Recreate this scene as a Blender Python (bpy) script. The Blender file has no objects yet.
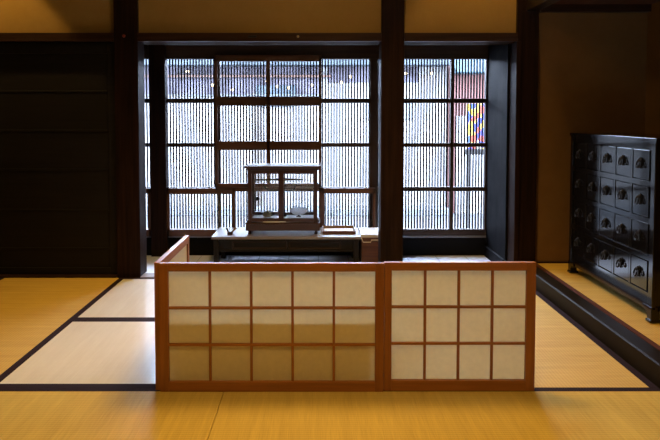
import bpy, bmesh, math, random
from mathutils import Vector, Matrix
random.seed(7)
S = bpy.context.scene
COL = S.collection

# ------------------------------------------------------------------ materials
def new_mat(name):
    m = bpy.data.materials.new(name); m.use_nodes = True
    nt = m.node_tree
    for n in list(nt.nodes): nt.nodes.remove(n)
    out = nt.nodes.new('ShaderNodeOutputMaterial')
    return m, nt, out

def L(nt, a, b): nt.links.new(a, b)

def coords(nt, scale=(1, 1, 1)):
    tc = nt.nodes.new('ShaderNodeTexCoord')
    mp = nt.nodes.new('ShaderNodeMapping'); mp.inputs['Scale'].default_value = scale
    L(nt, tc.outputs['Object'], mp.inputs['Vector'])
    return mp.outputs['Vector']

def ramp(nt, fac, stops):
    r = nt.nodes.new('ShaderNodeValToRGB')
    e = r.color_ramp.elements
    while len(e) > 1: e.remove(e[-1])
    e[0].position = stops[0][0]; e[0].color = (*stops[0][1], 1)
    for p, c in stops[1:]:
        k = e.new(p); k.color = (*c, 1)
    L(nt, fac, r.inputs['Fac'])
    return r.outputs['Color']

def noise(nt, vec, scale=5, detail=4, rough=.55):
    n = nt.nodes.new('ShaderNodeTexNoise')
    n.inputs['Scale'].default_value = scale; n.inputs['Detail'].default_value = detail
    n.inputs['Roughness'].default_value = rough
    L(nt, vec, n.inputs['Vector'])
    return n.outputs['Fac']

def bump(nt, h, strength=.2, dist=.002):
    b = nt.nodes.new('ShaderNodeBump')
    b.inputs['Strength'].default_value = strength; b.inputs['Distance'].default_value = dist
    L(nt, h, b.inputs['Height'])
    return b.outputs['Normal']

def principled(nt, out, rough=.5, spec=.5):
    p = nt.nodes.new('ShaderNodeBsdfPrincipled')
    p.inputs['Roughness'].default_value = rough
    p.inputs['Specular IOR Level'].default_value = spec
    L(nt, p.outputs['BSDF'], out.inputs['Surface'])
    return p

def wood(name, dark, light, axis='X', rough=.45, spec=.5, grain=1.0, coat=0.0, bs=.15):
    m, nt, out = new_mat(name)
    sc = {'X': (1.2, 26, 26), 'Y': (26, 1.2, 26), 'Z': (26, 26, 1.2)}[axis]
    v = coords(nt, tuple(s * grain for s in sc))
    n1 = noise(nt, v, 1.6, 6, .62)
    c = ramp(nt, n1, [(.28, dark), (.72, light)])
    p = principled(nt, out, rough, spec)
    L(nt, c, p.inputs['Base Color'])
    v2 = coords(nt, (3, 3, 3))
    n2 = noise(nt, v2, 2, 3)
    mr = nt.nodes.new('ShaderNodeMapRange')
    mr.inputs['To Min'].default_value = rough * .8; mr.inputs['To Max'].default_value = rough * 1.25
    L(nt, n2, mr.inputs['Value']); L(nt, mr.outputs['Result'], p.inputs['Roughness'])
    if coat: p.inputs['Coat Weight'].default_value = coat; p.inputs['Coat Roughness'].default_value = .12
    L(nt, bump(nt, n1, bs, .002), p.inputs['Normal'])
    return m

def plain(name, col, rough=.5, spec=.5, metal=0, nscale=8, var=.12):
    m, nt, out = new_mat(name)
    p = principled(nt, out, rough, spec); p.inputs['Metallic'].default_value = metal
    n = noise(nt, coords(nt), nscale, 4)
    a = tuple(max(0, c * (1 - var)) for c in col); b = tuple(min(1, c * (1 + var)) for c in col)
    L(nt, ramp(nt, n, [(.3, a), (.7, b)]), p.inputs['Base Color'])
    return m

def tatami(name, a, b, rush='X', rough=.42, spec=.2):
    """woven rush: fine ribs along the rush, cross pattern of the warp"""
    m, nt, out = new_mat(name)
    fine = (8, 520, 1) if rush == 'X' else (520, 8, 1)
    n1 = noise(nt, coords(nt, fine), 1, 3, .6)
    broad = (1.5, 30, 1) if rush == 'X' else (30, 1.5, 1)
    n2 = noise(nt, coords(nt, broad), 1, 4, .6)
    n3 = noise(nt, coords(nt, (2, 2, 2)), 1.3, 3)
    # warp: thin cross lines about every 15 mm
    sx = nt.nodes.new('ShaderNodeSeparateXYZ'); tc = nt.nodes.new('ShaderNodeTexCoord')
    L(nt, tc.outputs['Object'], sx.inputs['Vector'])
    w = nt.nodes.new('ShaderNodeMath'); w.operation = 'MULTIPLY'; w.inputs[1].default_value = 420
    L(nt, sx.outputs['X' if rush == 'X' else 'Y'], w.inputs[0])
    sn = nt.nodes.new('ShaderNodeMath'); sn.operation = 'SINE'; L(nt, w.outputs[0], sn.inputs[0])
    mixv = nt.nodes.new('ShaderNodeMath'); mixv.operation = 'MULTIPLY_ADD'
    mixv.inputs[1].default_value = .55; L(nt, n1, mixv.inputs[0])
    m2 = nt.nodes.new('ShaderNodeMath'); m2.operation = 'MULTIPLY'; m2.inputs[1].default_value = .45
    L(nt, n2, m2.inputs[0]); L(nt, m2.outputs[0], mixv.inputs[2])
    m3 = nt.nodes.new('ShaderNodeMath'); m3.operation = 'MULTIPLY_ADD'; m3.inputs[1].default_value = .07
    L(nt, sn.outputs[0], m3.inputs[0]); L(nt, mixv.outputs[0], m3.inputs[2])
    m4 = nt.nodes.new('ShaderNodeMath'); m4.operation = 'MULTIPLY_ADD'; m4.inputs[1].default_value = .3
    L(nt, n3, m4.inputs[0]); L(nt, m3.outputs[0], m4.inputs[2])
    c = ramp(nt, m4.outputs[0], [(.46, a), (.84, b)])
    p = principled(nt, out, rough, spec)
    p.inputs['Anisotropic'].default_value = .6
    t = nt.nodes.new('ShaderNodeCombineXYZ')
    t.inputs[0].default_value = 1 if rush == 'X' else 0; t.inputs[1].default_value = 0 if rush == 'X' else 1
    L(nt, t.outputs[0], p.inputs['Tangent'])
    L(nt, c, p.inputs['Base Color'])
    L(nt, bump(nt, m3.outputs[0], .25, .002), p.inputs['Normal'])
    return m

def glass(name, dust=.1, dust_col=(.8, .85, .95)):
    m, nt, out = new_mat(name)
    tr = nt.nodes.new('ShaderNodeBsdfTransparent')
    gl = nt.nodes.new('ShaderNodeBsdfGlossy'); gl.inputs['Roughness'].default_value = .02
    fr = nt.nodes.new('ShaderNodeFresnel'); fr.inputs['IOR'].default_value = 1.45
    mx = nt.nodes.new('ShaderNodeMixShader')
    L(nt, fr.outputs[0], mx.inputs[0]); L(nt, tr.outputs[0], mx.inputs[1]); L(nt, gl.outputs[0], mx.inputs[2])
    df = nt.nodes.new('ShaderNodeBsdfTranslucent'); df.inputs['Color'].default_value = (*dust_col, 1)
    n = noise(nt, coords(nt, (6, 6, 3)), 1, 5)
    mr = nt.nodes.new('ShaderNodeMapRange'); mr.inputs['To Min'].default_value = dust * .85; mr.inputs['To Max'].default_value = dust * 1.15
    L(nt, n, mr.inputs['Value'])
    m2 = nt.nodes.new('ShaderNodeMixShader')
    L(nt, mr.outputs['Result'], m2.inputs[0]); L(nt, mx.outputs[0], m2.inputs[1]); L(nt, df.outputs[0], m2.inputs[2])
    L(nt, m2.outputs[0], out.inputs['Surface'])
    return m

def paper(name, col, trans=.5):
    m, nt, out = new_mat(name)
    n = noise(nt, coords(nt, (40, 40, 40)), 1, 5)
    c = ramp(nt, n, [(.3, tuple(x * .93 for x in col)), (.7, col)])
    d = nt.nodes.new('ShaderNodeBsdfDiffuse'); t = nt.nodes.new('ShaderNodeBsdfTranslucent')
    L(nt, c, d.inputs['Color']); L(nt, c, t.inputs['Color'])
    mx = nt.nodes.new('ShaderNodeMixShader'); mx.inputs[0].default_value = trans
    L(nt, d.outputs[0], mx.inputs[1]); L(nt, t.outputs[0], mx.inputs[2]); L(nt, mx.outputs[0], out.inputs['Surface'])
    return m

def plaster(name, a, b):
    m, nt, out = new_mat(name)
    n = noise(nt, coords(nt, (3, 3, 3)), 2, 6, .7)
    p = principled(nt, out, .9, .15)
    L(nt, ramp(nt, n, [(.3, a), (.7, b)]), p.inputs['Base Color'])
    n2 = noise(nt, coords(nt, (60, 60, 60)), 2, 4)
    L(nt, bump(nt, n2, .12, .002), p.inputs['Normal'])
    return m

def boards(name, dark, light, axis, pitch, rough=.35, spec=.5):
    """boarded wood with thin dark joints every `pitch` metres across `axis`"""
    m, nt, out = new_mat(name)
    n = noise(nt, coords(nt, {'X': (40, 2, 2), 'Y': (2, 40, 2), 'Z': (2, 2, 40)}[axis]), 1, 5, .6)
    c = ramp(nt, n, [(.3, dark), (.7, light)])
    tc = nt.nodes.new('ShaderNodeTexCoord'); sx = nt.nodes.new('ShaderNodeSeparateXYZ')
    L(nt, tc.outputs['Object'], sx.inputs[0])
    d = nt.nodes.new('ShaderNodeMath'); d.operation = 'DIVIDE'; d.inputs[1].default_value = pitch
    L(nt, sx.outputs[axis], d.inputs[0])
    f = nt.nodes.new('ShaderNodeMath'); f.operation = 'FRACT'; L(nt, d.outputs[0], f.inputs[0])
    g = nt.nodes.new('ShaderNodeMath'); g.operation = 'GREATER_THAN'; g.inputs[1].default_value = .03
    L(nt, f.outputs[0], g.inputs[0])
    mx = nt.nodes.new('ShaderNodeMix'); mx.data_type = 'RGBA'
    L(nt, g.outputs[0], mx.inputs['Factor']); mx.inputs['A'].default_value = tuple(.6 * q for q in dark) + (1,)
    L(nt, c, mx.inputs['B'])
    p = principled(nt, out, rough, spec); L(nt, mx.outputs['Result'], p.inputs['Base Color'])
    L(nt, bump(nt, n, .15, .002), p.inputs['Normal'])
    return m

def emit(name, col, s):
    m, nt, out = new_mat(name)
    e = nt.nodes.new('ShaderNodeEmission'); e.inputs['Color'].default_value = (*col, 1); e.inputs['Strength'].default_value = s
    L(nt, e.outputs[0], out.inputs['Surface'])
    return m

M = dict(
    post=wood('post_wood', (.006, .0035, .0028), (.026, .0115, .007), 'Z', .5, .06),
    beamx=wood('lintel_wood', (.010, .005, .003), (.045, .020, .010), 'X', .4, .15),
    beamy=wood('beam_wood', (.006, .004, .0035), (.018, .010, .007), 'Y', .4, .4),
    door=wood('door_wood', (.004, .0032, .003), (.009, .007, .006), 'X', .6, .25),
    sash=wood('sash_wood', (.05, .018, .007), (.13, .052, .018), 'X', .4, .5),
    sashz=wood('sash_stile_wood', (.05, .018, .007), (.13, .052, .018), 'Z', .4, .5),
    lattice=plain('lattice_wood', (.010, .009, .010), .7, .1, 0, 3, .05),
    frame=wood('window_frame_wood', (.014, .008, .006), (.045, .022, .012), 'X', .5, .35),
    framez=wood('window_stile_wood', (.014, .008, .006), (.045, .022, .012), 'Z', .5, .35),
    hinoki=wood('screen_wood_x', (.24, .086, .017), (.40, .152, .032), 'X', .42, .4, bs=.08),
    hinokiz=wood('screen_wood_z', (.21, .074, .015), (.36, .132, .028), 'Z', .42, .4, bs=.08),
    hinokiy=wood('screen_wood_y', (.24, .085, .03), (.42, .16, .055), 'Y', .4, .5, bs=.08),
    paper=paper('screen_paper', (.88, .81, .60), .5),
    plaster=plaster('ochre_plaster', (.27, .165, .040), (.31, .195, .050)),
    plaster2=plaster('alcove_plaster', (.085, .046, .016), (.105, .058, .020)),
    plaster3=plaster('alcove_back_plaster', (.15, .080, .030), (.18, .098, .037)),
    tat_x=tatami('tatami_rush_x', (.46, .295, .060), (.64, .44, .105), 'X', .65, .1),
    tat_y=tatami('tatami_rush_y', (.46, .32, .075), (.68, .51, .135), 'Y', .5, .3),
    tat_p=tatami('pale_tatami_rush', (.66, .62, .53), (.80, .77, .68), 'Y', .29, 1.0),  # paler rush, whitened further in place of stronger daylight
    heri=plain('cloth_border', (.020, .010, .013), .9, .1, 0, 60),
    heri2=plain('reddish_cloth_border', (.085, .03, .022), .9, .1, 0, 60),
    sub=plain('straw_core', (.40, .30, .12), .8, .2),
    bay=boards('bay_floor_boards', (.62, .67, .73), (.74, .79, .86), 'X', .24, .42, .9),  # pale bluish base stands in for daylight reaching the bay floor
    baywall=wood('bay_wall_board', (.0025, .0025, .0035), (.008, .008, .011), 'Z', .6, .06, .6),
    black=plain('black_stained_board', (.005, .0045, .0045), .6, .06),
    lacq=plain('black_lacquer', (.008, .007, .0075), .10, .6, 0, 5),
    kam=plain('sill_lacquer', (.014, .010, .006), .4, .03, 0, 5),  # brown in the base colour stands in for the mats' reflection
    cab=wood('cabinet_lacquer', (.003, .0028, .003), (.007, .0065, .007), 'Y', .09, .5, coat=.0, bs=.012),
    iron=plain('dark_iron', (.006, .006, .0065), .45, .25, .0),
    table=wood('table_wood', (.10, .085, .075), (.17, .145, .125), 'X', .34, 1.0, bs=.02),
    tleg=wood('table_leg_wood', (.004, .003, .0025), (.011, .007, .005), 'X', .5, .2),
    tabled=wood('table_drawer_wood', (.018, .010, .006), (.04, .022, .012), 'X', .5, .2),
    case=wood('case_wood', (.020, .006, .0035), (.050, .016, .007), 'X', .3, .5),
    casez=wood('case_post_wood', (.016, .005, .003), (.040, .012, .006), 'Z', .3, .5),
    cglass=glass('case_glass', .0, (.03, .035, .045)),
    wglass=glass('clear_window_glass', .0, (.14, .16, .21)),
    brass=plain('aged_brass', (.30, .24, .11), .5, .5, .3, 40),
    steel=plain('dark_steel', (.012, .012, .014), .5, .3, .2),
    enamel=paper('pan_porcelain', (.94, .95, .96), .75),
    boxw=wood('box_wood', (.05, .018, .010), (.13, .050, .026), 'X', .45, .4),
    boxtop=wood('box_top_wood', (.40, .36, .34), (.58, .54, .50), 'X', .4, .5),
    pale=plain('worn_lit_edge', (.62, .55, .46), .5, .4),
    tray=wood('tray_wood', (.16, .085, .04), (.28, .16, .08), 'X', .4, .5),
    sheet=plain('white_paper_sheet', (.80, .80, .80), .7, .2),
    dwood=plain('dark_small_wood', (.03, .014, .010), .4, .5),
    ceil=wood('ceiling_board', (.06, .035, .018), (.12, .07, .035), 'Y', .7, .2),
    acl=wood('alcove_ceiling_board', (.05, .022, .016), (.10, .042, .03), 'Y', .6, .3),
    red=plain('red_brown_peg', (.25, .03, .02), .4, .5),
    # street
    street=plain('pale_paving', (.060, .060, .062), .9, .05, 0, 1.5, .06),
    fwall=plain('pale_shop_wall', (.135, .134, .132), .9, .05, 0, 1.5, .05),
    fdark=plain('dim_shop_interior', (.052, .048, .058), .9, .1, 0, 3, .6),
    fblue=plain('blue_grey_sign_band', (.030, .038, .045), .8, .2, 0, 2, .15),
    fred=plain('pinkish_shop_wall', (.075, .038, .034), .9, .1, 0, 2, .1),
    fteal=plain('teal_awning', (.012, .025, .034), .8, .2, 0, 6, .35),
    fpink=plain('pinkish_rail', (.07, .04, .03), .7, .2),
    fgrey=plain('grey_kerb', (.085, .092, .10), .9, .1),
    fwood=plain('weathered_wood', (.06, .053, .046), .8, .2, 0, 5, .2),
    lamp=emit('shop_lamp_glow', (1, .80, .52), 9),
)

# poster material: patches of blue, yellow, red and white
def poster_mat():
    m, nt, out = new_mat('poster_print')
    v = nt.nodes.new('ShaderNodeTexVoronoi'); v.inputs['Scale'].default_value = 20
    L(nt, coords(nt, (1, 1, .8)), v.inputs['Vector'])
    sp = nt.nodes.new('ShaderNodeSeparateColor'); L(nt, v.outputs['Color'], sp.inputs[0])
    r = nt.nodes.new('ShaderNodeValToRGB'); r.color_ramp.interpolation = 'CONSTANT'
    e = r.color_ramp.elements
    e[0].position = 0; e[0].color = (.008, .012, .11, 1); e[1].position = .4; e[1].color = (.19, .13, .012, 1)
    for p_, c_ in [(.62, (.15, .018, .008)), (.78, (.012, .03, .15)), (.9, (.2, .19, .16))]:
        k = e.new(p_); k.color = (*c_, 1)
    L(nt, sp.outputs[0], r.inputs[0])
    p = principled(nt, out, .5, .3); L(nt, r.outputs[0], p.inputs['Base Color'])
    return m
M['poster'] = poster_mat()

# ------------------------------------------------------------------ mesh helpers
class MB:
    def __init__(self): self.bm = bmesh.new()
    def box(self, x0, x1, y0, y1, z0, z1, bev=0, seg=2):
        b = bmesh.new()
        r = bmesh.ops.create_cube(b, size=1)
        for v in b.verts:
            v.co = Vector((x0 + (v.co.x + .5) * (x1 - x0), y0 + (v.co.y + .5) * (y1 - y0), z0 + (v.co.z + .5) * (z1 - z0)))
        if bev > 0:
            bev = min(bev, .45 * min(abs(x1 - x0), abs(y1 - y0), abs(z1 - z0)))
            bmesh.ops.bevel(b, geom=list(b.edges), offset=bev, segments=seg, affect='EDGES', profile=.6)
        bmesh.ops.recalc_face_normals(b, faces=list(b.faces))
        self._join(b); return self
    def _join(self, b):
        me = bpy.data.meshes.new('tmp'); b.to_mesh(me); b.free()
        self.bm.from_mesh(me); bpy.data.meshes.remove(me)
    def prism(self, pts, axis, a0, a1, bev=0):
        """extrude a closed 2-D outline along an axis ('X': pts are (y,z); 'Y': (x,z); 'Z': (x,y))"""
        b = bmesh.new()
        def p3(p, a): return {'X': (a, p[0], p[1]), 'Y': (p[0], a, p[1]), 'Z': (p[0], p[1], a)}[axis]
        v0 = [b.verts.new(p3(p, a0)) for p in pts]; v1 = [b.verts.new(p3(p, a1)) for p in pts]
        n = len(pts)
        b.faces.new(v0); b.faces.new(v1[::-1])
        for i in range(n): b.faces.new((v0[i], v0[(i + 1) % n], v1[(i + 1) % n], v1[i]))
        bmesh.ops.recalc_face_normals(b, faces=list(b.faces))
        if bev: bmesh.ops.bevel(b, geom=list(b.edges), offset=bev, segments=2, affect='EDGES')
        self._join(b); return self
    def tube(self, pts, r, n=10, closed=False):
        b = bmesh.new(); pts = [Vector(p) for p in pts]; rings = []
        N = len(pts)
        for i, p in enumerate(pts):
            if closed: d = pts[(i + 1) % N] - pts[i - 1]
            else: d = pts[min(i + 1, N - 1)] - pts[max(i - 1, 0)]
            d.normalize()
            up = Vector((0, 0, 1)) if abs(d.z) < .9 else Vector((0, 1, 0))
            a = d.cross(up).normalized(); c = a.cross(d).normalized()
            rr = r[i] if isinstance(r, (list, tuple)) else r
            rings.append([b.verts.new(p + (a * math.cos(t) + c * math.sin(t)) * rr) for t in [2 * math.pi * k / n for k in range(n)]])
        for i in range(N if closed else N - 1):
            A, B = rings[i], rings[(i + 1) % N]
            for k in range(n): b.faces.new((A[k], A[(k + 1) % n], B[(k + 1) % n], B[k]))
        if not closed: b.faces.new(rings[0][::-1]); b.faces.new(rings[-1])
        bmesh.ops.recalc_face_normals(b, faces=list(b.faces))
        for f in b.faces: f.smooth = len(f.verts) == 4
        self._join(b); return self
    def lathe(self, prof, c, n=28, axis='Z'):
        """prof: list of (radius, height) round a vertical (or 'X'/'Y') axis through c"""
        b = bmesh.new(); rings = []
        for r, h in prof:
            ring = []
            for k in range(n):
                t = 2 * math.pi * k / n; u, w = r * math.cos(t), r * math.sin(t)
                o = {'Z': (u, w, h), 'X': (h, u, w), 'Y': (u, h, w)}[axis]
                ring.append(b.verts.new(Vector(c) + Vector(o)))
            rings.append(ring)
        for i in range(len(rings) - 1):
            for k in range(n): b.faces.new((rings[i][k], rings[i][(k + 1) % n], rings[i + 1][(k + 1) % n], rings[i + 1][k]))
        b.faces.new(rings[0][::-1]); b.faces.new(rings[-1])
        bmesh.ops.remove_doubles(b, verts=list(b.verts), dist=1e-6)
        bmesh.ops.recalc_face_normals(b, faces=list(b.faces))
        for f in b.faces: f.smooth = len(f.verts) <= 4
        self._join(b); return self
    def build(self, name, mat, parent=None, origin=None, loc=None):
        """mesh given in world coordinates; origin: where the object's own origin goes"""
        o0 = Vector(origin) if origin is not None else None
        base = world_loc(parent) if parent is not None else Vector((0, 0, 0))
        if o0 is None: o0 = base.copy()
        bmesh.ops.translate(self.bm, verts=list(self.bm.verts), vec=-o0)
        me = bpy.data.meshes.new(name); self.bm.to_mesh(me); self.bm.free()
        me.materials.append(mat)
        o = bpy.data.objects.new(name, me); COL.objects.link(o)
        if parent is not None: o.parent = parent
        o.location = o0 - base
        return o

def build_multi(name, pieces, parent=None, origin=None):
    """several boxes sets with their own material, joined as ONE touching mesh"""
    mb = MB(); mats = []
    for i, (p, m) in enumerate(pieces):
        for f in p.bm.faces: f.material_index = i
        me = bpy.data.meshes.new('tmp'); p.bm.to_mesh(me); p.bm.free()
        mb.bm.from_mesh(me); bpy.data.meshes.remove(me); mats.append(m)
    o = mb.build(name, mats[0], parent, origin)
    for m in mats[1:]: o.data.materials.append(m)
    return o

def world_loc(o):
    v = Vector(o.location)
    while o.parent: o = o.parent; v += Vector(o.location)
    return v

def tag(o, label, cat, group=None, kind=None):
    o['label'] = label; o['category'] = cat
    if group: o['group'] = group
    if kind: o['kind'] = kind
    return o

def thing(name, label, cat, loc, group=None, kind=None):
    o = bpy.data.objects.new(name, None); COL.objects.link(o)
    o.location = loc; o.empty_display_size = .1
    return tag(o, label, cat, group, kind)

def struct(name, mb, mat, label, cat, origin=(0, 0, 0)):
    return tag(mb.build(name, mat, None, origin), label, cat, None, 'structure')

def kids(o): return [c for c in COL.objects if c.parent == o]
def copy_tree(o, parent=None):
    c = o.copy(); COL.objects.link(c)
    if parent is not None: c.parent = parent
    for k in kids(o): copy_tree(k, c)
    return c

# ------------------------------------------------------------------ numbers of the place
P = 4.38            # front of the posts and lintel
W = 5.08            # inner face of the outer lattice
CEIL = 2.95
XL, XR = -3.25, 2.32
YB = -2.2

# ------------------------------------------------------------------ setting: shell
struct('floor', MB().box(XL, 1.445, YB, P + .02, -.16, -.056), M['sub'], 'straw coloured under-floor below the mats', 'floor')
bayf = MB().box(-2.0, 1.39, P + .10, W + .06, -.12, 0)
struct('floor', bayf, M['bay'], 'pale boarded floor of the window bay behind the posts', 'floor')
struct('ceiling', MB().box(XL - .1, XR + .1, YB - .1, P + .3, CEIL, CEIL + .08), M['ceil'], 'board ceiling of the room', 'ceiling')
struct('wall_left', MB().box(XL - .1, XL, YB, P + .2, -.16, CEIL), M['plaster2'], 'ochre plaster side wall', 'wall')
struct('wall_front', MB().box(XL - .1, XR + .1, YB - .1, YB, -.16, CEIL), M['plaster2'], 'ochre plaster wall facing the window', 'wall')
struct('wall_back', MB().box(XL, -1.42, P + .035, P + .12, 1.728, CEIL).box(-1.28, .45, P + .035, P + .12, 1.728, CEIL).box(.60, 1.42, P + .035, P + .12, 1.728, CEIL),
       M['plaster'], 'ochre plaster wall above the dark lintel', 'wall')
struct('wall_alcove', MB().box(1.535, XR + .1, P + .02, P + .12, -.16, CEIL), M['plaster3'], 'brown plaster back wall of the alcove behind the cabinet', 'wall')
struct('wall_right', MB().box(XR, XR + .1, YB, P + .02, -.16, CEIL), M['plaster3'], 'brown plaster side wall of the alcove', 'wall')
struct('wall_above_alcove', MB().box(1.475, 1.535, YB, P + .02, 1.95, CEIL), M['plaster'], 'ochre plaster wall above the alcove beam', 'wall')
struct('wall_bay_right', MB().box(1.385, 1.43, P + .17, W + .1, -.12, 1.80), M['baywall'], 'blue black boarded side wall of the window bay', 'wall')
struct('wall_bay_left', MB().box(-2.05, -2.0, P + .12, W + .1, -.12, 1.80), M['baywall'], 'dark boarded side wall at the left end of the bay', 'wall')
struct('baseboard_bay', MB().box(1.367, 1.386, P + .17, W - .012, 0, .085, .004), M['baywall'], 'dark baseboard along the bay side wall', 'baseboard')
struct('ceiling', MB().box(-2.05, 1.43, P + .12, W + .25, 1.735, 1.80), M['black'], 'black board ceiling of the window bay', 'ceiling')

# roof over the bay keeps the sky off the ceiling of the room
struct('trim_1', MB().box(-1.434, -1.267, P, P + .17, -.16, CEIL, .006), M['post'], 'thick dark brown post between the black door and the lattice window', 'post')
struct('trim_2', MB().box(.445, .606, P, P + .17, -.16, CEIL, .006), M['post'], 'thick dark brown post in the middle of the lattice window', 'post')
struct('trim_3', MB().box(1.40, 1.55, P, P + .17, -.16, CEIL, .006).box(1.392, 1.425, P - .012, P + .05, 0, 1.67, .003), M['post'], 'dark post between the window bay and the alcove', 'post')

def lintel(x0, x1):
    m = MB().box(x0, x1, P - .012, P + .22, 1.690, 1.731, .003)
    for a, b in [(-.012, .03), (.075, .10), (.145, .165), (.20, .22)]:
        m.box(x0, x1, P + a, P + b, 1.672, 1.692, .002, 1)
    return m
lt = lintel(-1.267, .445)
l4 = struct('trim_4', lt, M['beamx'], 'dark brown grooved lintel over the left part of the lattice window', 'lintel')
MB().box(-.49, -.43, P - .018, P - .010, 1.697, 1.711, .003).build('iron_staple', M['iron'], l4)
MB().lathe([(.0, -.012), (.007, -.012), (.009, -.006), (.009, 0)], (-.14, P - .010, 1.705), 14, 'Y').build('nail_head', M['brass'], l4)
struct('trim_5', lintel(.606, 1.40), M['beamx'], 'dark brown grooved lintel over the right part of the lattice window', 'lintel')
struct('trim_6', lintel(XL, -1.434), M['beamx'], 'dark brown lintel over the black sliding door', 'lintel')
struct('trim_7', MB().box(1.46, 1.545, YB, P, 1.884, 1.955, .004), M['beamy'], 'dark beam running along the top of the alcove opening', 'beam')
struct('ceiling', MB().box(1.535, XR, YB, P + .02, 1.925, 1.95), M['acl'], 'reddish brown board ceiling of the alcove', 'ceiling')
struct('trim_8', MB().box(1.55, XR, P - .03, P + .02, 1.875, 1.926, .003), M['beamx'], 'dark rail along the top of the alcove back wall', 'rail')
struct('trim_9', MB().box(XL, -1.434, P - .02, P + .16, -.1, .012, .003), M['beamx'], 'brown wooden track under the black sliding door', 'door track')
struct('trim_10', MB().box(-1.267, .445, P - .01, P + .10, -.1, .004, .003).box(.606, 1.40, P - .01, P + .10, -.1, .004, .003), wood('sill_wood', (.22, .20, .19), (.36, .33, .31), 'X', .4, .5), 'grey wooden sill board between the posts', 'sill')
# step up to the alcove
k = struct('trim_11', MB().prism([(1.443, -.10), (1.443, .094), (1.449, .100), (1.527, .100), (1.530, .097), (1.530, -.10)], 'Y', -1.0, P), M['kam'], 'glossy black step beam along the edge of the alcove', 'step beam')
struct('floor', MB().box(1.53, XR, -1.0, P + .02, -.1, .045), M['sub'], 'raised under-floor of the alcove', 'floor')
struct('baseboard_alcove', MB().box(1.55, XR - .001, P + .008, P + .021, .1, .108), M['beamx'], 'thin dark strip at the foot of the alcove wall', 'baseboard')
# red brown peg in the left post
MB().lathe([(.0, -.010), (.006, -.010), (.010, -.005), (.011, .004)], (-1.362, P - .002, 1.71), 14, 'Y').build('peg', M['red'], bpy.data.objects['trim_1'])

# ------------------------------------------------------------------ tatami mats
def mat(x0, x1, y0, y1, ztop, rushmat, borders, label, hm=None, hw=.036):
    t = thing('tatami_mat', label, 'tatami mat', ((x0 + x1) / 2, (y0 + y1) / 2, ztop - .055), 'tatami mats')
    g = .0008
    MB().box(x0 + g, x1 - g, y0 + g, y1 - g, ztop - .055, ztop, .003).build('woven_cover', rushmat, t)
    hm = hm or M['heri']
    for s in borders:
        b = MB(); e = .0012
        if s == 'S': b.box(x0 + g, x1 - g, y0 + g * .5, y0 + hw, ztop - .054, ztop + e, .001)
        if s == 'N': b.box(x0 + g, x1 - g, y1 - hw, y1 - g * .5, ztop - .054, ztop + e, .001)
        if s == 'W': b.box(x0 + g * .5, x0 + hw, y0 + g, y1 - g, ztop - .054, ztop + e, .001)
        if s == 'E': b.box(x1 - hw, x1 - g * .5, y0 + g, y1 - g, ztop - .054, ztop + e, .001)
        b.build('cloth_border', hm, t)
    return t
Y0, Y1, Y2, Y3 = 1.66, 2.577, 3.455, P - .02
XA, XB, XC = -1.375, .50, 1.441
mat(-2.26, XA, Y1, Y3, 0, M['tat_x'], 'EW', 'golden tatami mat lying in front of the black sliding door')
mat(-3.15, -2.26, Y1, Y3, 0, M['tat_x'], 'EW', 'golden tatami mat at the far left edge of the photo, before the black door')
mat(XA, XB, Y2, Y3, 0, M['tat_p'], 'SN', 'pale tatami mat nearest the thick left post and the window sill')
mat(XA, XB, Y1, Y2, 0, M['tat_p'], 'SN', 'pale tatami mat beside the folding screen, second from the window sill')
mat(XB, XC, Y1, Y3, 0, M['tat_x'], 'EW', 'golden tatami mat running along the black step of the alcove', hw=.037)
mat(-2.25, -.393, Y0, Y1, 0, M['tat_y'], 'SN', 'golden tatami mat in the foreground, left of the thin seam')
mat(-.393, XC, Y0, Y1, 0, M['tat_y'], 'SN', 'golden tatami mat in the foreground before the folding screen, right of the thin seam')
mat(1.532, 2.31, 2.0, P, .1, M['tat_x'], 'WE', 'raised golden tatami mat in the alcove under the black cabinet', M['heri2'], .030)

# ------------------------------------------------------------------ black sliding door
dY = P + .045
d = struct('door_1', MB().box(-3.24, -1.436, dY, dY + .03, .012, 1.70), M['door'], 'black wooden sliding door with horizontal battens', 'door')
for z in (.197, .475, .765, 1.045, 1.325):
    MB().box(-3.2, -1.50, dY - .004, dY + .002, z - .007, z + .007, .003).build('batten', M['door'], d)
MB().box(-1.492, -1.437, dY - .014, dY + .002, .013, 1.665, .003).build('stile', M['door'], d)
MB().box(-3.2, -1.492, dY - .014, dY + .002, 1.59, 1.665, .003).build('top_rail', M['door'], d)
MB().box(-3.2, -1.492, dY - .014, dY + .002, .013, .06, .003).build('bottom_rail', M['door'], d)

# ------------------------------------------------------------------ lattice window
def lattice(m, x0, x1, z0, z1, y0, pitch=.0241, w=.0125, depth=.007, start=None):
    x = x0 + (pitch - w) * .8 if start is None else start
    while x + w < x1:
        m.box(x, x + w, y0, y0 + depth, z0, z1); x += pitch
ZT = 1.613
RAILS = [(1.255, 1.292), (.895, .928)]
def window(n, x0, x1, stiles, label):
    f = MB()
    f.box(x0, x1, W - .01, W + .05, ZT, 1.74, .002).box(x0, x1, W - .01, W + .05, .165, .217, .002)
    for z0, z1 in RAILS: f.box(x0, x1, W, W + .03, z0, z1, .002)
    f.box(x0, x1, W, W + .03, .530, .565, .002)
    w = struct('window_%d' % n, f, M['frame'], label, 'window', (0, 0, 0))
    for a, b in stiles: MB().box(a, b, W - .004, W + .034, .165, ZT + .01, .002).build('stile', M['framez'], w)
    l = MB(); lattice(l, x0, x1, .19, ZT + .01, W + .034); l.build('lattice', M['lattice'], w)
    return w
w1 = window(1, -1.98, .52, [(-1.98, -1.93), (-.823, -.80), (.425, .487)], 'dark lattice window between the two thick posts')
MB().box(-1.363, -1.235, W - .06, W + .04, 0, 1.735, .004).build('mullion', M['post'], w1)
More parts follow.
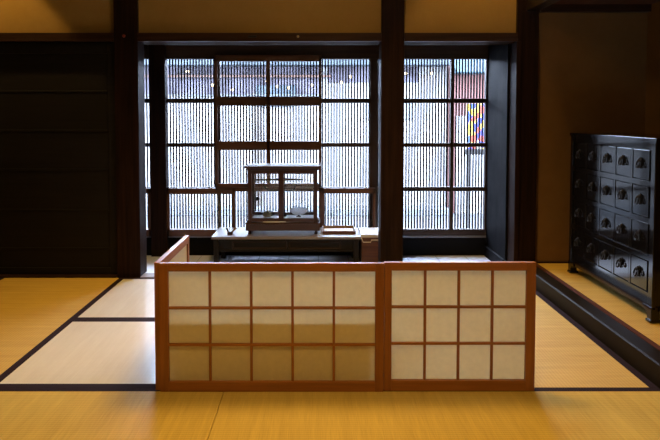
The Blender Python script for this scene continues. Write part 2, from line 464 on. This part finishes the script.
w2 = window(2, .52, 1.386, [(1.086, 1.114), (.66, .702), (1.372, 1.386)], 'dark lattice window right of the middle post')

def sash(w, x0, x1, z0, z1, rails, stiles, y, sw=.03, tr=.03, br=.04, glassmat='wglass'):
    f = MB().box(x0, x1, y, y + .028, z1 - tr, z1, .002).box(x0, x1, y, y + .028, z0, z0 + br, .002)
    for a, b in rails: f.box(x0, x1, y + .001, y + .027, a, b, .002)
    g = MB().box(x0, x0 + sw, y, y + .028, z0, z1, .002).box(x1 - sw, x1, y, y + .028, z0, z1, .002)
    for a, b in stiles: g.box(a, b, y + .001, y + .027, z0, z1, .002)
    s = build_multi('sash', [(f, M['sash']), (g, M['sashz'])], w)
    MB().box(x0 + .01, x1 - .01, y + .013, y + .016, z0 + .01, z1 - .01).build('glass_pane', M[glassmat], s)
    return s
# upper sash with glass, standing inside the lattice
sash(w1, -.837, .028, .545, 1.64, [(1.232, 1.306), (.872, .945)], [(-.416, -.388)], W - .05, .022, .050, .055)
# low sashes
sash(w1, -1.235, -.672, .165, .562, [], [], W - .05, .022, .050, .055)
sash(w1, -.694, .030, .165, .572, [], [], W - .082, .022, .034, .055)
sash(w1, .030, .470, .165, .562, [], [], W - .05, .022, .045, .055)
sash(w1, -1.90, -1.362, .165, .562, [], [], W - .05, .022, .045, .055)
# low boarded wall below the window
struct('wall_bay', MB().box(-2.0, 1.385, W - .012, W + .05, -.12, .162), M['black'], 'black board below the lattice window', 'wall')
struct('trim_12', MB().box(-2.0, 1.385, W - .016, W - .008, .148, .164, .002), wood('ledge_wood', (.10, .10, .11), (.18, .18, .20), 'X', .3, .6), 'thin ledge under the lattice window', 'ledge')

# ------------------------------------------------------------------ folding screen
scr = thing('folding_screen', 'low folding screen of reddish wood grids and cream paper standing on the tatami', 'screen', (.12, 2.55, 0))
H = .541
def grid_panel(x0, x1, y0, z0, z1, sl, sr, top, bot, cols, rows, mun, th=.024):
    """panel facing the camera; lattice in front, paper at the back"""
    rails = MB().box(x0 + sl, x1 - sr, y0, y0 + th, z1 - top, z1, .0015).box(x0 + sl, x1 - sr, y0, y0 + th, z0, z0 + bot, .0015)
    st_ = MB().box(x0, x0 + sl, y0 - .0005, y0 + th, z0, z1, .0015).box(x1 - sr, x1, y0 - .0005, y0 + th, z0, z1, .0015)
    p = build_multi('panel', [(rails, M['hinoki']), (st_, M['hinokiz'])], scr)
    a0, a1, c0, c1 = x0 + sl, x1 - sr, z0 + bot, z1 - top
    lz = MB(); lx = MB()
    for i in range(1, cols):
        x = a0 + (a1 - a0) * i / cols; lz.box(x - mun / 2, x + mun / 2, y0 + .006, y0 + .016, c0 - .002, c1 + .002, .001)
    for i in range(1, rows):
        z = c0 + (c1 - c0) * i / rows; lx.box(a0 - .002, a1 + .002, y0 + .005, y0 + .0165, z - mun / 2, z + mun / 2, .001)
    build_multi('lattice', [(lz, M['hinokiz']), (lx, M['hinoki'])], p)
    MB().box(a0 - .003, a1 + .003, y0 + .0165, y0 + .0173, c0 - .003, c1 + .003).build('paper', M['paper'], p)
    return p
grid_panel(-.657, .2735, 2.535, .001, H, .036, .036, .034, .041, 5, 3, .0105)
grid_panel(.2755, .903, 2.538, .003, H + .003, .030, .038, .034, .044, 4, 3, .0105)
# wing running back from the left end
wx0, wx1, wy0, wy1 = -.680, -.658, 2.546, 3.145
wr = MB().box(wx0, wx1, wy0 + .034, wy1 - .034, H - .036, H, .0015).box(wx0, wx1, wy0 + .034, wy1 - .034, .003, .045, .0015)
ws = MB().box(wx0, wx1, wy0, wy0 + .0345, .003, H, .0015).box(wx0, wx1, wy1 - .0345, wy1, .003, H, .0015)
wp = build_multi('panel', [(wr, M['hinokiy']), (ws, M['hinokiz'])], scr)
lw = MB()
for i in range(1, 3):
    y = wy0 + .034 + (wy1 - wy0 - .068) * i / 3; lw.box(wx0 + .004, wx0 + .014, y - .005, y + .005, .04, H - .03, .001)
for i in range(1, 3):
    z = .045 + (H - .081) * i / 3; lw.box(wx0 + .0045, wx0 + .0145, wy0 + .03, wy1 - .03, z - .005, z + .005, .001)
lw.build('lattice', M['hinokiy'], wp)
MB().box(wx0 + .0145, wx0 + .0153, wy0 + .031, wy1 - .031, .043, H - .033).build('paper', M['paper'], wp)

# ------------------------------------------------------------------ writing desk behind the screen
dk = thing('writing_desk', 'low dark writing desk behind the folding screen, its shadow showing through the paper', 'desk', (-.17, 2.78, 0))
MB().box(-.620, .262, 2.60, 2.96, .276, .301, .003).build('desktop', M['table'], dk)
MB().box(-.600, -.575, 2.615, 2.945, .0018, .277, .003).build('side_panel', M['table'], dk)
MB().box(.217, .242, 2.615, 2.945, .0018, .277, .003).build('side_panel', M['table'], dk)
MB().box(-.576, .218, 2.615, 2.632, .004, .276, .002).build('back_panel', M['table'], dk)  # unseen; carried down to the mat to darken the lowest paper row

# ------------------------------------------------------------------ low table in the bay
TZ = .246
tb = thing('low_table', 'long dark low table with two shallow drawers in the window bay', 'table', (-.24, 4.80, 0))
tx0, tx1, ty0, ty1 = -.800, .322, 4.60, 5.00
MB().box(tx0, tx1, ty0, ty1, TZ - .020, TZ, .004).build('tabletop', M['table'], tb)
for lx in (tx0 + .016, tx1 - .054):
    for ly in (ty0 + .012, ty1 - .05):
        MB().box(lx, lx + .038, ly, ly + .036, 0, TZ - .019, .003).build('leg', M['tleg'], tb)
MB().box(tx0 + .054, tx1 - .054, ty0 + .022, ty0 + .04, TZ - .038, TZ - .019, .002).box(tx0 + .054, tx1 - .054, ty0 + .022, ty0 + .04, TZ - .118, TZ - .100, .002) \
    .box(tx0 + .054, tx0 + .152, ty0 + .03, ty0 + .04, TZ - .102, TZ - .036).box(.175, tx1 - .054, ty0 + .03, ty0 + .04, TZ - .102, TZ - .036) \
    .box(-.232, -.224, ty0 + .022, ty0 + .04, TZ - .102, TZ - .036).build('apron', M['tleg'], tb)
MB().box(tx0 + .03, tx0 + .05, ty0 + .045, ty1 - .045, TZ - .075, TZ - .05, .002).build('rail', M['tleg'], tb)
MB().box(tx1 - .05, tx1 - .03, ty0 + .045, ty1 - .045, TZ - .075, TZ - .05, .002).build('rail', M['tleg'], tb)
def table_drawer(x0, x1):
    y = ty0 + .026
    dr = MB().box(x0, x1, y + .006, y + .10, TZ - .098, TZ - .042, .001).build('drawer', M['tleg'], tb)
    f = MB().box(x0, x1, y, y + .008, TZ - .051, TZ - .040, .001).box(x0, x1, y, y + .008, TZ - .099, TZ - .088, .001)
    f.box(x0, x0 + .01, y, y + .008, TZ - .09, TZ - .05, .001).box(x1 - .01, x1, y, y + .008, TZ - .09, TZ - .05, .001)
    f.build('front_moulding', M['tabled'], dr)
table_drawer(-.645, -.236); table_drawer(-.220, .172)

# ------------------------------------------------------------------ balance in its glass case
bc = thing('balance_scale', 'balance scale in a red brown glazed case standing on the low table', 'scale', (-.265, 4.80, TZ))
cx0, cx1, cy0, cy1 = -.550, .012, 4.68, 4.92
cb, ct = TZ + .035, 0
zb0, zb1 = TZ + .030, TZ + .092     # plinth
zt = .772                            # top
for fx in (cx0 + .028, cx1 - .028):
    for fy in (cy0 + .03, cy1 - .03):
        MB().lathe([(.010, 0), (.015, .006), (.012, .014), (.009, .022), (.013, .031)], (fx, fy, TZ), 14).build('foot', M['casez'], bc)
MB().box(cx0, cx1, cy0, cy1, zb0, zb1, .004).box(cx0 - .004, cx1 + .004, cy0 - .004, cy1 + .004, zb1 - .012, zb1, .003).build('base', M['case'], bc)
MB().box(cx0 + .02, cx1 - .02, cy0 + .02, cy1 - .02, zb1, zb1 + .028, .001).build('inner_floor', M['sheet'], bc)
MB().box(cx0 - .006, cx1 + .008, cy0 - .012, cy1 + .012, zt - .018, zt, .004).build('top_board', M['case'], bc)
MB().box(cx0 + .008, cx1 - .006, cy0 + .004, cy1 - .004, zt - .034, zt - .017, .003).build('cornice', M['case'], bc)
px = [cx0 + .016, cx1 - .046]
fp = MB()
for x in px:
    for y in (cy0 + .006, cy1 - .034): fp.box(x, x + .030, y, y + .028, zb1, zt - .03, .002)
fp.box(-.299, -.262, cy0 + .006, cy0 + .034, zb1, zt - .03, .002)
fr = MB()
zl, zh = zb1 + .005, zt - .034
for y in (cy0 + .008, cy1 - .032):
    fr.box(cx0 + .03, cx1 - .03, y, y + .024, zl, zl + (.027 if y < 4.8 else .044), .002).box(cx0 + .03, cx1 - .03, y, y + .024, zh - .028, zh, .002)
for x in px:
    fr.box(x + .003, x + .027, cy0 + .03, cy1 - .03, zl, zl + .03, .002).box(x + .003, x + .027, cy0 + .03, cy1 - .03, zh - .028, zh, .002)
build_multi('case_frame', [(fp, M['casez']), (fr, M['case'])], bc)
MB().box(-.42, -.245, cy0 - .003, cy0 + .004, zb1 + .003, zb1 + .011, .001).build('door_pull', M['enamel'], bc)
for y in (cy0 + .019, cy1 - .021):
    MB().box(cx0 + .04, cx1 - .04, y, y + .002, zl + .02, zh - .02).build('glass_pane', M['cglass'], bc)
for x in px:
    MB().box(x + .014, x + .016, cy0 + .03, cy1 - .03, zl + .02, zh - .02).build('glass_pane', M['cglass'], bc)
# the balance itself
by = 4.80
zf = zb1 + .028
bz = .652
MB().lathe([(.030, 0), (.028, .006), (.010, .012), (.008, .05), (.0075, .30), (.010, .38), (.006, bz - zf + .012)], (-.272, by + .03, zf), 18).build('column', M['steel'], bc)
bar = MB().tube([(-.475, by, bz), (-.35, by, bz + .004), (-.272, by, bz + .006), (-.20, by, bz + .004), (-.125, by, bz + .002)], [.006, .008, .011, .008, .006], 10)
bar.lathe([(.0, -.010), (.007, -.008), (.007, .008), (0, .010)], (-.475, by, bz), 12, 'X').lathe([(0, -.008), (.006, -.006), (.006, .006), (0, .008)], (-.122, by, bz + .002), 12, 'X')
bar.tube([(-.272, by, bz), (-.272, by + .03, bz)], .006, 10)
bar.build('beam', M['steel'], bc)
arm = MB().tube([(-.432, by + .02, .622), (-.424, by + .02, .610), (-.412, by + .02, .590), (-.395, by + .02, .575), (-.37, by + .02, .569), (-.272, by + .02, .568), (-.22, by + .02, .568), (-.185, by + .02, .574), (-.178, by + .02, .602)], .0068, 8)
arm.build('arrest_arm', M['steel'], bc)
MB().tube([(-.475, by, bz), (-.472, by, .520)], .0012, 6).build('thread', M['steel'], bc)
MB().tube([(-.132, by, bz), (-.132, by, .47)], .0014, 6).tube([(-.132, by, .47), (-.218, by, .425)], .0012, 5).tube([(-.132, by, .47), (-.082, by, .425)], .0012, 5).build('thread', M['steel'], bc)
MB().lathe([(0, 0), (.013, .002), (.016, .014), (.012, .026), (.005, .031), (0, .034)], (-.470, by, .490), 16).build('weight', M['steel'], bc)
pan = [(.012, .0), (.040, .006), (.062, .022), (.072, .040), (.074, .041), (.064, .019), (.041, .002), (.012, -.004)]
MB().lathe([(0, -.004)] + [(r, h) for r, h in pan[::-1]][0:0] + [(.012, -.004), (.041, .002), (.064, .019), (.0745, .041), (.072, .042), (.062, .023), (.040, .007), (.012, .001), (0, .001)], (-.150, by, .384), 36).build('pan', M['enamel'], bc)
MB().lathe([(.020, -.0038), (.018, .001), (.007, .003), (.007, .008), (.014, .012)], (-.150, by, zf + .004), 16).build('pan_stand', M['iron'], bc)
zf += .0008
wt = MB().lathe([(.024, 0), (.034, .006), (.038, .020), (.035, .034), (.030, .040), (.026, .036), (.0, .036)], (-.392, 4.79, zf), 24)
wb = wt.lathe([(.010, .036), (.012, .046), (.004, .052), (0, .052)], (-.392, 4.79, zf), 14).build('brass_weight', M['brass'], None, (-.392, 4.79, zf))
tag(wb, 'squat greenish brass weight on the floor of the glazed case', 'weight')

# ------------------------------------------------------------------ small things on and beside the table
st = thing('wooden_stand', 'tiny dark V shaped stand on the left end of the low table', 'stand', (-.668, 4.70, TZ))
MB().box(-.690, -.652, 4.675, 4.715, TZ, TZ + .022, .003).build('block', M['dwood'], st)
MB().prism([(-.688, TZ + .016), (-.678, TZ + .016), (-.690, TZ + .052), (-.704, TZ + .050)], 'Y', 4.685, 4.703, .0015).build('prong', M['dwood'], st)
MB().prism([(-.676, TZ + .012), (-.664, TZ + .010), (-.618, TZ + .046), (-.626, TZ + .056)], 'Y', 4.684, 4.704, .0015).build('prong', M['tray'], st)

tr = thing('wooden_tray', 'shallow brown wooden tray holding a white sheet at the right end of the low table', 'tray', (.160, 4.80, TZ))
MB().box(.036, .288, 4.71, 4.95, TZ, TZ + .006, .001).build('bottom', M['tray'], tr)
MB().box(.034, .290, 4.708, 4.720, TZ + .003, TZ + .024, .002).build('front_wall', M['boxw'], tr)
MB().box(.040, .286, 4.935, 4.945, TZ + .003, TZ + .026, .002).build('back_wall', M['tray'], tr)
MB().box(.034, .042, 4.718, 4.945, TZ + .003, TZ + .024, .002).build('side_wall', M['tray'], tr)
MB().box(.282, .290, 4.718, 4.945, TZ + .003, TZ + .024, .002).build('side_wall', M['tray'], tr)
sh = MB().box(.050, .276, 4.74, 4.92, TZ + .0062, TZ + .0076).build('paper_sheet', M['sheet'], None, (.16, 4.83, TZ + .0062))
tag(sh, 'white paper sheet lying in the shallow wooden tray', 'paper')

bx = thing('wooden_chest', 'small brown wooden chest with a stepped lid beside the low table and middle post', 'chest', (.43, 4.84, 0))
MB().box(.332, .540, 4.700, 4.985, 0, .192, .003).build('body', M['boxw'], bx)
MB().box(.326, .546, 4.694, 4.992, .222, .246, .003).build('lid', M['boxtop'], bx)
MB().prism([(.336, .222), (.345, .190), (.402, .190), (.410, .206), (.545, .206), (.545, .222)], 'Y', 4.699, 4.712).build('lid_front', M['boxw'], bx)
MB().tube([(.330, 4.696, .222), (.345, 4.696, .186), (.402, 4.696, .186), (.408, 4.696, .203), (.545, 4.696, .203)], .0035, 8).build('pale_edge', M['pale'], bx)  # worn lid edge; the light it catches is put into the pale colour
MB().box(.338, .538, 4.715, 4.98, .19, .224).build('lid_side', M['boxw'], bx)

# ------------------------------------------------------------------ drawer cabinet in the alcove
FX, CX1 = 1.685, 2.10
CY0, CY1 = 3.09, 4.13
CZ0, CZ1 = .1025, 1.038
cab = thing('drawer_cabinet', 'black lacquered cabinet of many small drawers with ring pulls in the alcove', 'cabinet', (FX + .2, (CY0 + CY1) / 2, CZ0))
BZ = .178
body = MB().box(FX + .012, CX1, CY0 + .01, CY1 - .01, BZ, CZ1 - .012)
body.build('carcass', M['cab'], cab)
MB().box(FX - .003, CX1 + .006, CY0 - .012, CY1 + .012, CZ1 - .022, CZ1, .002).build('top_board', M['cab'], cab)
cw = (CY1 - CY0 - .05 - .022 * 2) / 5
yc0 = CY0 + .047
ROW0, RH = .236, .190
fr = MB()
fr.box(FX, FX + .02, CY0, CY0 + .040, BZ - .01, CZ1 - .02, .003).box(FX, FX + .02, CY1 - .040, CY1, BZ - .01, CZ1 - .02, .003)
for i in range(1, 5): fr.box(FX + .002, FX + .02, yc0 + cw * i - .011, yc0 + cw * i + .011, BZ, CZ1 - .02, .002)
for r in range(5):
    z = ROW0 + RH * r
    fr.box(FX + .001, FX + .02, CY0 + .03, CY1 - .03, (z - .018) if r else BZ, z + .012 if r < 4 else CZ1 - .02, .002)
fr.build('face_frame', M['cab'], cab)
# feet and bracket aprons
def foot(y0, y1, flip):
    pts = [(y0, CZ0), (y0 + .040, CZ0), (y0 + .040, CZ0 + .03), (y0 + .052, CZ0 + .048), (y0 + .085, CZ0 + .056), (y0 + .085, BZ + .004), (y0, BZ + .004)]
    if flip: pts = [(y1 - (p[0] - y0), p[1]) for p in pts]
    MB().prism(pts, 'X', FX - .002, FX + .040, .0015).box(FX + .03, CX1 - .01, y0 if not flip else y1 - .04, (y0 + .04) if not flip else y1, CZ0 + .06, BZ + .004).build('foot_bracket', M['cab'], cab)
    a, b = (y0, y0 + .042) if not flip else (y1 - .042, y1)
    MB().box(FX - .008, FX + .05, a - .004, b + .004, CZ0, CZ0 + .014, .004).build('foot', M['cab'], cab)
    MB().box(CX1 - .05, CX1, a, b, CZ0, BZ + .004, .003).build('foot', M['cab'], cab)
foot(CY0, CY1, False); foot(CY0, CY1, True)
MB().box(FX + .004, FX + .02, CY0 + .08, CY1 - .08, CZ0 + .056, BZ + .002, .002).build('apron', M['cab'], cab)
# one drawer, then copies
dh, dw = RH - .038, cw - .030
def first_drawer(y, z):
    o = (FX, y, z)
    d_ = MB().box(FX + .004, FX + .030, y - dw / 2, y + dw / 2, z - dh / 2, z + dh / 2, .0015)
    dr = d_.build('drawer', M['cab'], cab, o)
    h = MB().lathe([(0, -.006), (.010, -.005), (.013, -.001), (.013, .003)], (FX, y, z + .022), 16, 'X')
    h.tube([(FX - .004, y, z + .022), (FX - .014, y, z + .022)], .004, 8)
    ring = [(FX - .011 - .006 * (1 - math.cos(t)) * .5, y + .0125 * math.sin(t) * (1 - .45 * math.cos(t)), z + .002 + .020 * math.cos(t)) for t in [2 * math.pi * k_ / 18 for k_ in range(18)]]
    h.tube(ring, .0046, 8, closed=True)
    h.lathe([(0, -.0035), (.006, -.003), (.008, .003)], (FX, y, z - .016), 12, 'X')
    h.prism([(y - .010, z + .022), (y + .010, z + .022), (y + .006, z - .010), (y - .006, z - .010)], 'X', FX - .001, FX + .004)
    h.build('handle', M['iron'], dr)
    return dr
dr0 = None
for r in range(4):
    for c in range(5):
        y = yc0 + cw * (c + .5); z = ROW0 + RH * (r + .5) - .003
        if dr0 is None: dr0 = first_drawer(y, z)
        else:
            q = copy_tree(dr0, cab)
            q.location = Vector((FX, y, z)) - world_loc(cab)

# ------------------------------------------------------------------ the street outside
SZ = -.35
struct('street', MB().box(-9, 10, W + .4, 16, SZ - .2, SZ), M['street'], 'pale paving of the street seen through the lattice', 'street')
FY = 9.6
sb = thing('shop_building', 'pale shop front across the street, blurred behind the lattice', 'building', (0, FY, SZ))
MB().box(-9, 1.98, FY, FY + .4, SZ, 1.93).build('wall', M['fwall'], sb)
MB().box(-9, .02, FY - .02, FY + .02, 1.46, 1.905).build('dark_opening', M['fdark'], sb)
MB().box(.16, 1.55, FY - .02, FY + .02, 1.665, 1.905).build('dark_opening', M['fdark'], sb)
MB().box(-.95, -.35, FY - .05, FY - .021, 1.30, 1.62, .004).build('notice_panel', M['fblue'], sb)
MB().box(-3.2, .02, FY - .06, FY - .021, 1.46, 1.475, .003).build('lower_rail', M['fgrey'], sb)
MB().box(.75, 1.45, FY - .03, FY, 1.10, 1.36, .004).build('notice_panel', M['fgrey'], sb)
MB().box(-9, 1.98, FY - .35, FY, 1.905, 2.03, .01).build('sign_band', M['fblue'], sb)
MB().box(-9, .2, FY - .10, FY - .03, 1.74, 1.775, .004).build('rail', M['fpink'], sb)
MB().box(-9, 1.98, FY - .35, FY, SZ, SZ + .10, .01).build('kerb', M['fgrey'], sb)
for i, (x, z) in enumerate([(-2.0, 1.83), (-1.62, 1.62), (-1.32, 1.55), (-.62, 1.60), (-.78, 1.68), (-.1, 1.62), (.5, 1.75), (1.35, 1.8), (1.75, 1.8), (-.45, 1.58), (.35, 1.66)]):
    MB().lathe([(0, -.022), (.018, -.014), (.024, 0), (.018, .014), (0, .022)], (x, FY - .06, z), 12).build('lamp', M['lamp'], sb)
for x in (-3.1, -1.0, .95):
    MB().box(x, x + .12, FY - .04, FY, SZ, 1.5, .005).build('pillar', M['fwood'], sb)
sb2 = thing('red_building', 'pinkish building with a teal awning behind the right end of the lattice', 'building', (3.4, FY, SZ))
MB().box(2.02, 6, FY - .10, FY + .4, SZ, 2.03).build('wall', M['fred'], sb2)
MB().prism([(FY - .10, 2.04), (FY - .45, 1.80), (FY - .44, 1.78), (FY - .10, 1.78)], 'X', 2.03, 4.2).build('awning', M['fteal'], sb2)
MB().box(2.1, 3.2, FY - .12, FY - .09, SZ, 1.15).build('shutter', M['fwall'], sb2)
pb = thing('poster_board', 'colourful blue and yellow poster board outside the right end of the lattice', 'poster board', (1.60, 6.15, SZ))
MB().box(1.475, 1.72, 6.15, 6.17, .82, 1.27, .003).build('poster', M['poster'], pb)
MB().box(1.465, 1.73, 6.145, 6.175, .765, .82, .003).build('tray', M['iron'], pb)
MB().box(1.485, 1.515, 6.172, 6.20, SZ, 1.25, .003).build('leg', M['iron'], pb)
MB().box(1.68, 1.71, 6.172, 6.20, SZ, 1.25, .003).build('leg', M['iron'], pb)

# ------------------------------------------------------------------ light
wd = bpy.data.worlds.new('sky'); S.world = wd; wd.use_nodes = True
bg = wd.node_tree.nodes['Background']
bg.inputs['Color'].default_value = (.62, .75, 1.0, 1); bg.inputs['Strength'].default_value = 58.0

def portal(x0, x1, z0, z1, y):
    l = bpy.data.lights.new('window_portal', 'AREA'); l.shape = 'RECTANGLE'; l.size = x1 - x0; l.size_y = z1 - z0
    l.cycles.is_portal = True
    o = bpy.data.objects.new('window_portal', l); COL.objects.link(o)
    o.location = ((x0 + x1) / 2, y, (z0 + z1) / 2); o.rotation_euler = (math.radians(-90), 0, 0)
portal(-1.96, 1.372, .20, 1.62, W + .13)
WARM = (1.0, .60, .17)
def spot(name, loc, target, watts, angle, blend, radius=.03, col=WARM):
    l = bpy.data.lights.new(name, 'SPOT'); l.energy = watts; l.color = col
    l.spot_size = math.radians(angle); l.spot_blend = blend; l.shadow_soft_size = radius
    o = bpy.data.objects.new(name, l); COL.objects.link(o); o.location = loc
    o.rotation_euler = (Vector(target) - Vector(loc)).to_track_quat('-Z', 'Y').to_euler()
spot('ceiling_and_fill_light', (0, 3.15, 2.75), (0, 3.0, 0), 180, 110, .6, .36)
spot('ceiling_and_fill_light', (-.1, 1.2, 2.8), (-.1, 1.7, 0), 130, 100, .8, .35)  # camera-side fill, added to lift the near floor and screen front
spot('wall_washer', (-2.42, 4.10, 2.75), (-2.42, 4.16, 0), 75, 76, .25)
spot('wall_washer', (1.12, 4.10, 2.75), (1.12, 4.16, 0), 26, 70, .3)
pl = bpy.data.lights.new('pendant', 'POINT'); pl.energy = 18; pl.color = WARM; pl.shadow_soft_size = .06
po = bpy.data.objects.new('pendant', pl); COL.objects.link(po); po.location = (.05, 3.1, 2.68)

# ------------------------------------------------------------------ camera
f_px, pitch = 620.0, 2.6
cam = bpy.data.cameras.new('camera'); co = bpy.data.objects.new('camera', cam); COL.objects.link(co)
co.location = (0, 0, 1.15); co.rotation_euler = (math.radians(90 - pitch), 0, 0)
cam.sensor_width = 36; cam.lens = f_px / 660 * 36
cam.shift_x = (330 - 318) / 660; cam.shift_y = -(220 - 144) / 660
cam.clip_start = .05
S.camera = co

S.view_settings.view_transform = 'Standard'; S.view_settings.look = 'None'
S.view_settings.exposure = 0; S.view_settings.gamma = 1; S.view_settings.use_curve_mapping = False
S.cycles.use_denoising = True; S.cycles.denoising_input_passes = 'RGB_ALBEDO_NORMAL'; S.cycles.use_adaptive_sampling = False
S.cycles.max_bounces = 10; S.cycles.transparent_max_bounces = 16
S.cycles.sample_clamp_indirect = 12
